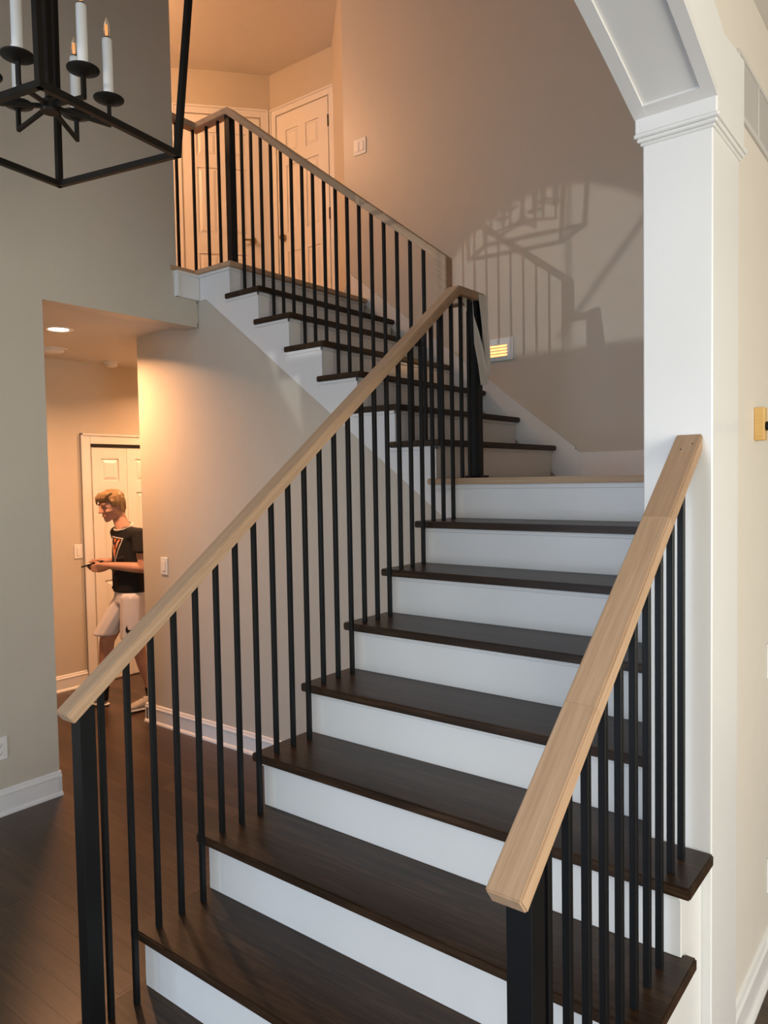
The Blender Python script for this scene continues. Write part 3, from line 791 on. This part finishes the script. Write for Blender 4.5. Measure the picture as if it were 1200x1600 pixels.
# legs
LR = [(W(.045, .045, .84), .070), (W(-.02, .045, .72), .076), (W(-.112, .018, .515), .057), (W(-.118, .016, .480), .055), (W(-.130, .024, .36), .052), (W(-.150, .030, .20), .038), (W(-.162, .034, .09), .034)]
LL = [(W(.110, -.045, .84), .070), (W(.125, -.06, .70), .076), (W(.140, -.068, .515), .057), (W(.148, -.066, .480), .055), (W(.178, -.05, .34), .052), (W(.208, -.035, .20), .038), (W(.222, -.028, .09), .034)]
b.limb(LR); b.limb(LL)
b.hull([(W(-.128, -.02, .50), .030), (W(-.124, -.015, .47), .024)])
body = fuse(b, 'body', SKIN, boy, .0052, 3)
# face details
for s in (1, -1):
    MB().hull([(hd(s * .031, .0795, -.002), (.012, .008, .0036))], HFR).build('eye', EYE_SHADE, boy, smooth=True)
    MB().hull([(hd(s * .031 - .002, .0845, -.0035), (.0052, .0035, .0048))], HFR).build('iris', EYED, boy, smooth=True)
    MB().hull([(hd(s * .018, .0855, .0055), (.006, .004, .002)), (hd(s * .046, .074, .004), (.005, .004, .002))], HFR).build('eyelid', SKIN, boy, smooth=True)
    MB().hull([(hd(s * .016, .092, .022), (.006, .004, .0035)), (hd(s * .048, .078, .022), (.006, .004, .0025))], HFR).build('eyebrow', BROW, boy, smooth=True)
MB().hull([(hd(-.018, .080, -.068), (.005, .004, .003)), (hd(0, .0875, -.066), (.012, .006, .0055)), (hd(.018, .080, -.068), (.005, .004, .003))], HFR).build('lips', LIP, boy, smooth=True)
# hair: cap, nape, side locks and a fringe swept over the forehead
h = MB()
h.hull([(hd(0, -.010, .050), (.079, .096, .064)), (hd(0, .030, .062), (.066, .058, .045))], HFR, 3)
h.hull([(hd(0, -.045, .015), (.075, .060, .075)), (hd(0, -.072, -.035), (.052, .026, .035))], HFR)
h.hull([(hd(0, -.070, -.04), (.046, .022, .02)), (hd(.0, -.066, -.078), (.036, .016, .016))], HFR)
rg = random.Random(3)
for k in range(30):
    s0 = -.070 + .132 * k / 29
    drop = .004 + .022 * rg.random() + max(0, -.25 * s0) * 1.6
    sw = -.018 - .012 * rg.random()
    h.limb([(hd(s0 * .6 + .02, .02, .112 - abs(s0) * .3), .013), (hd(s0 * .95 + .012, .080 - abs(s0) * .35, .090), .012), (hd(s0 * 1.05 + sw * .4, .098 - abs(s0) * .42, .066), .0095), (hd(s0 * 1.05 + sw, .098 - abs(s0) * .45, .060 - drop), .005)], 1)
for s in (1, -1):
    for k in range(9):
        f = .045 - .010 * k
        h.limb([(hd(s * .066, f, .065), .014), (hd(s * .078, f - .006, .025), .010), (hd(s * .0765, f - .010, -.012 - .05 * (k > 5) + .012 * rg.random()), .0055)], 1)
for k in range(40):
    a_ = rg.uniform(-2.6, 2.6); r_ = rg.uniform(.02, .09)
    p = V((math.sin(a_) * r_, -math.cos(a_) * r_, 0))
    zz = .108 - 7.0 * r_ * r_
    h.limb([(hd(p.x * .8, p.y * .8, zz + .004), .010), (hd(p.x * 1.12, p.y * 1.15, zz - .018), .006)], 1)
fuse(h, 'hair', HAIR, boy, .005, 2, .35)
# shirt
t = MB()
t.hull([(W(.075, 0, 1.255), (.150, .095, .055)), (W(.077, 0, 1.10), (.148, .102, .05)), (W(.070, .0, .965), (.142, .104, .05)), (W(.083, 0, .878), (.150, .112, .012))], TFR)
t.hull([(shl, (.052, .055, .045)), (shr, (.052, .055, .045)), (W(.058, 0, 1.335), (.075, .062, .028)), (W(.075, 0, 1.25), (.14, .09, .04))], TFR)
t.hull([(shl, (.056, .056, .050)), (W(.214, -.135, 1.182), (.062, .062, .014))], TFR)
t.hull([(shr, (.056, .056, .050)), (W(-.020, .145, 1.185), (.060, .060, .014))], TFR)
for k in range(7):     # soft folds at the waist
    a_ = rg.uniform(-1.2, 1.2); z_ = .92 + .035 * k
    c_ = W(.078, 0, z_) + TS * (.138 * math.sin(a_)) + TF * (.098 * math.cos(a_))
    t.hull([(c_ + TS * .03, .010), (c_ - TS * .035 - UP * .012, .010)], TFR, 1)
shirt = fuse(t, 'shirt', BLACKC, boy, .007, 4)
cm = MB(); ring = []
for k in range(25):
    a_ = 2 * PI * k / 24
    ring.append((nk + TS * (.070 * math.sin(a_)) + TF * (.064 * math.cos(a_) + .004) + UP * (.030 - .026 * math.cos(a_)), .0065))
fuse(cm.limb(ring, 1), 'collar', PRINTW, boy, .004, 1)
# shorts
q = MB()
q.hull([(W(.082, 0, .925), (.134, .097, .02)), (W(.08, 0, .80), (.150, .108, .06))], TFR)
q.hull([(W(.045, .045, .84), (.095, .098, .05)), (W(-.045, .035, .68), (.092, .094, .05)), (W(-.126, .018, .552), (.098, .092, .010))], TFR)
q.hull([(W(.115, -.045, .84), (.095, .098, .05)), (W(.112, -.058, .68), (.094, .095, .05)), (W(.112, -.068, .536), (.094, .094, .010))], TFR)
shorts = fuse(q, 'shorts', WHITEC, boy, .007, 4)
# socks and shoes
for (an, cf) in ((LR[-1][0], LR[-2][0]), (LL[-1][0], LL[-2][0])):
    MB().limb([(an - UP * .03, .037), (an, .0365), (an.lerp(cf, .55), .0395)]).build('sock', BLACKC, boy, smooth=True)
for heel, toe in ((W(-.160, .040, 0), W(-.415, .110, 0)), (W(.246, -.012, 0), W(.072, -.165, 0))):
    d_ = (toe - heel).normalized(); s_ = UP.cross(d_); fr = (s_, d_, UP)
    g = MB()
    g.hull([(heel + UP * .050, (.034, .034, .028)), (heel + d_ * .03 + UP * .085, (.036, .042, .018))], fr)
    g.hull([(heel + UP * .045, (.035, .034, .022)), (heel + d_ * .10 + UP * .055, (.037, .04, .030)), (toe - d_ * .055 + UP * .038, (.043, .05, .020))], fr)
    g.hull([(heel + d_ * .06 + UP * .075, (.032, .03, .018)), (heel + d_ * .13 + UP * .055, (.03, .03, .02))], fr)
    shoe = fuse(g, 'shoe', SHOEM, boy, .006, 3)
    MB().hull([(heel + UP * .013, (.038, .040, .0125)), (heel + d_ * .12 + UP * .013, (.038, .05, .0125)), (toe - d_ * .055 + UP * .016, (.047, .058, .0145))], fr, 3).build('sole', SOLE, shoe, smooth=True)
    for k in range(4):
        c_ = heel + d_ * (.085 + .02 * k) + UP * (.089 - .009 * k)
        MB().limb([(c_ + s_ * .022, .0035), (c_ + UP * .004, .0035), (c_ - s_ * .022, .0035)], 1).build('lace', SOLE, shoe)


# printed emblem on the tee and the curved mark on the shorts, laid onto the cloth
def print_on(o, name, mat, pts, org, ax, ay, aim, lift):
    bv = BVHTree.FromPolygons([v.co for v in o.data.vertices], [p.vertices for p in o.data.polygons])
    bm = bmesh.new(); f = bm.faces.new([bm.verts.new((x, y, 0)) for x, y in pts])
    bmesh.ops.triangulate(bm, faces=[f]); bmesh.ops.subdivide_edges(bm, edges=bm.edges, cuts=3, use_grid_fill=True)
    bmesh.ops.triangulate(bm, faces=bm.faces)
    for v in bm.verts:
        p = org + ax * v.co.x + ay * v.co.y
        hit, nrm, i, d_ = bv.ray_cast(p - aim * .4, aim)
        v.co = (hit if hit else p) - aim * lift
    me = bpy.data.meshes.new(name); bm.to_mesh(me); bm.free(); me.materials.append(mat)
    ob = bpy.data.objects.new(name, me); COL.objects.link(ob); attach(ob, o)


EO = W(.02, -.05, 1.19); EX = TS; EY = UP; EC = -.006
for nm, mt, ps, lf in (
    ('emblem', PRINTW, [(-.085, .100), (.075, .088), (-.008, -.092)], .0020),
    ('emblem', BLACKC, [(-.074, .092), (.062, .082), (-.008, -.074)], .0032),
    ('emblem', PRINTW, [(-.066, .086), (-.050, .085), (-.034, .030), (-.040, .012)], .0044),
    ('emblem', ORANGE, [(.050, .076), (.026, .078), (-.006, .030), (.010, .006), (.022, .022)], .0044),
    ('emblem', ORANGE, [(-.034, .020), (-.022, .046), (-.008, .012), (.004, .000), (-.004, -.040), (-.010, -.062), (-.028, -.022)], .0044),
    ('emblem', ORANGE, [(-.030, .082), (.008, .079), (-.014, .050)], .0044),
    ('emblem', PRINTW, [(.022, .060), (.038, .068), (.020, .030), (.012, .022)], .0054),
    ('emblem', PRINTW, [(-.014, -.004), (-.002, .004), (-.008, -.030)], .0054),
    ('emblem', PRINTW, [(-.03, -.100), (.03, -.106), (.026, -.118), (-.026, -.114)], .0022)):
    print_on(shirt, nm, mt, [(x + EC, y) for x, y in ps], EO, EX, EY, -TF, lf)
print_on(shorts, 'printed_mark', BLACKC, [(.098, .648), (.086, .622), (.086, .600), (.098, .588), (.118, .592), (.20, .640), (.122, .612), (.106, .614), (.100, .626)],
         PO + PB_ * -.1, PA_, UP, PB_, .003)
# the phone in his hands
pc = W(-.200, .000, 1.082); pl_ = DV(-.95, .12, -.27).normalized(); pw = UP.cross(pl_).normalized(); pn = pl_.cross(pw)
if pn.z < 0: pn = -pn
ph = thing('phone', pc, 'dark phone held flat in both hands by the boy in the hall', 'phone')
def slab(name, l_, w_, o0, o1, mat, par, bev):
    vs = [pc + pl_ * (i * l_ / 2) + pw * (j * w_ / 2) + pn * o for o in (o0, o1) for j in (-1, 1) for i in (-1, 1)]
    return MB().poly(vs, [(0, 2, 3, 1), (4, 5, 7, 6), (0, 1, 5, 4), (2, 6, 7, 3), (0, 4, 6, 2), (1, 3, 7, 5)]).build(name, mat, par, bevel=bev)
slab('case', .145, .072, -.005, .004, BLACKC, ph, .002)
slab('screen', .137, .066, .0041, .0050, PHONE, ph, 0)
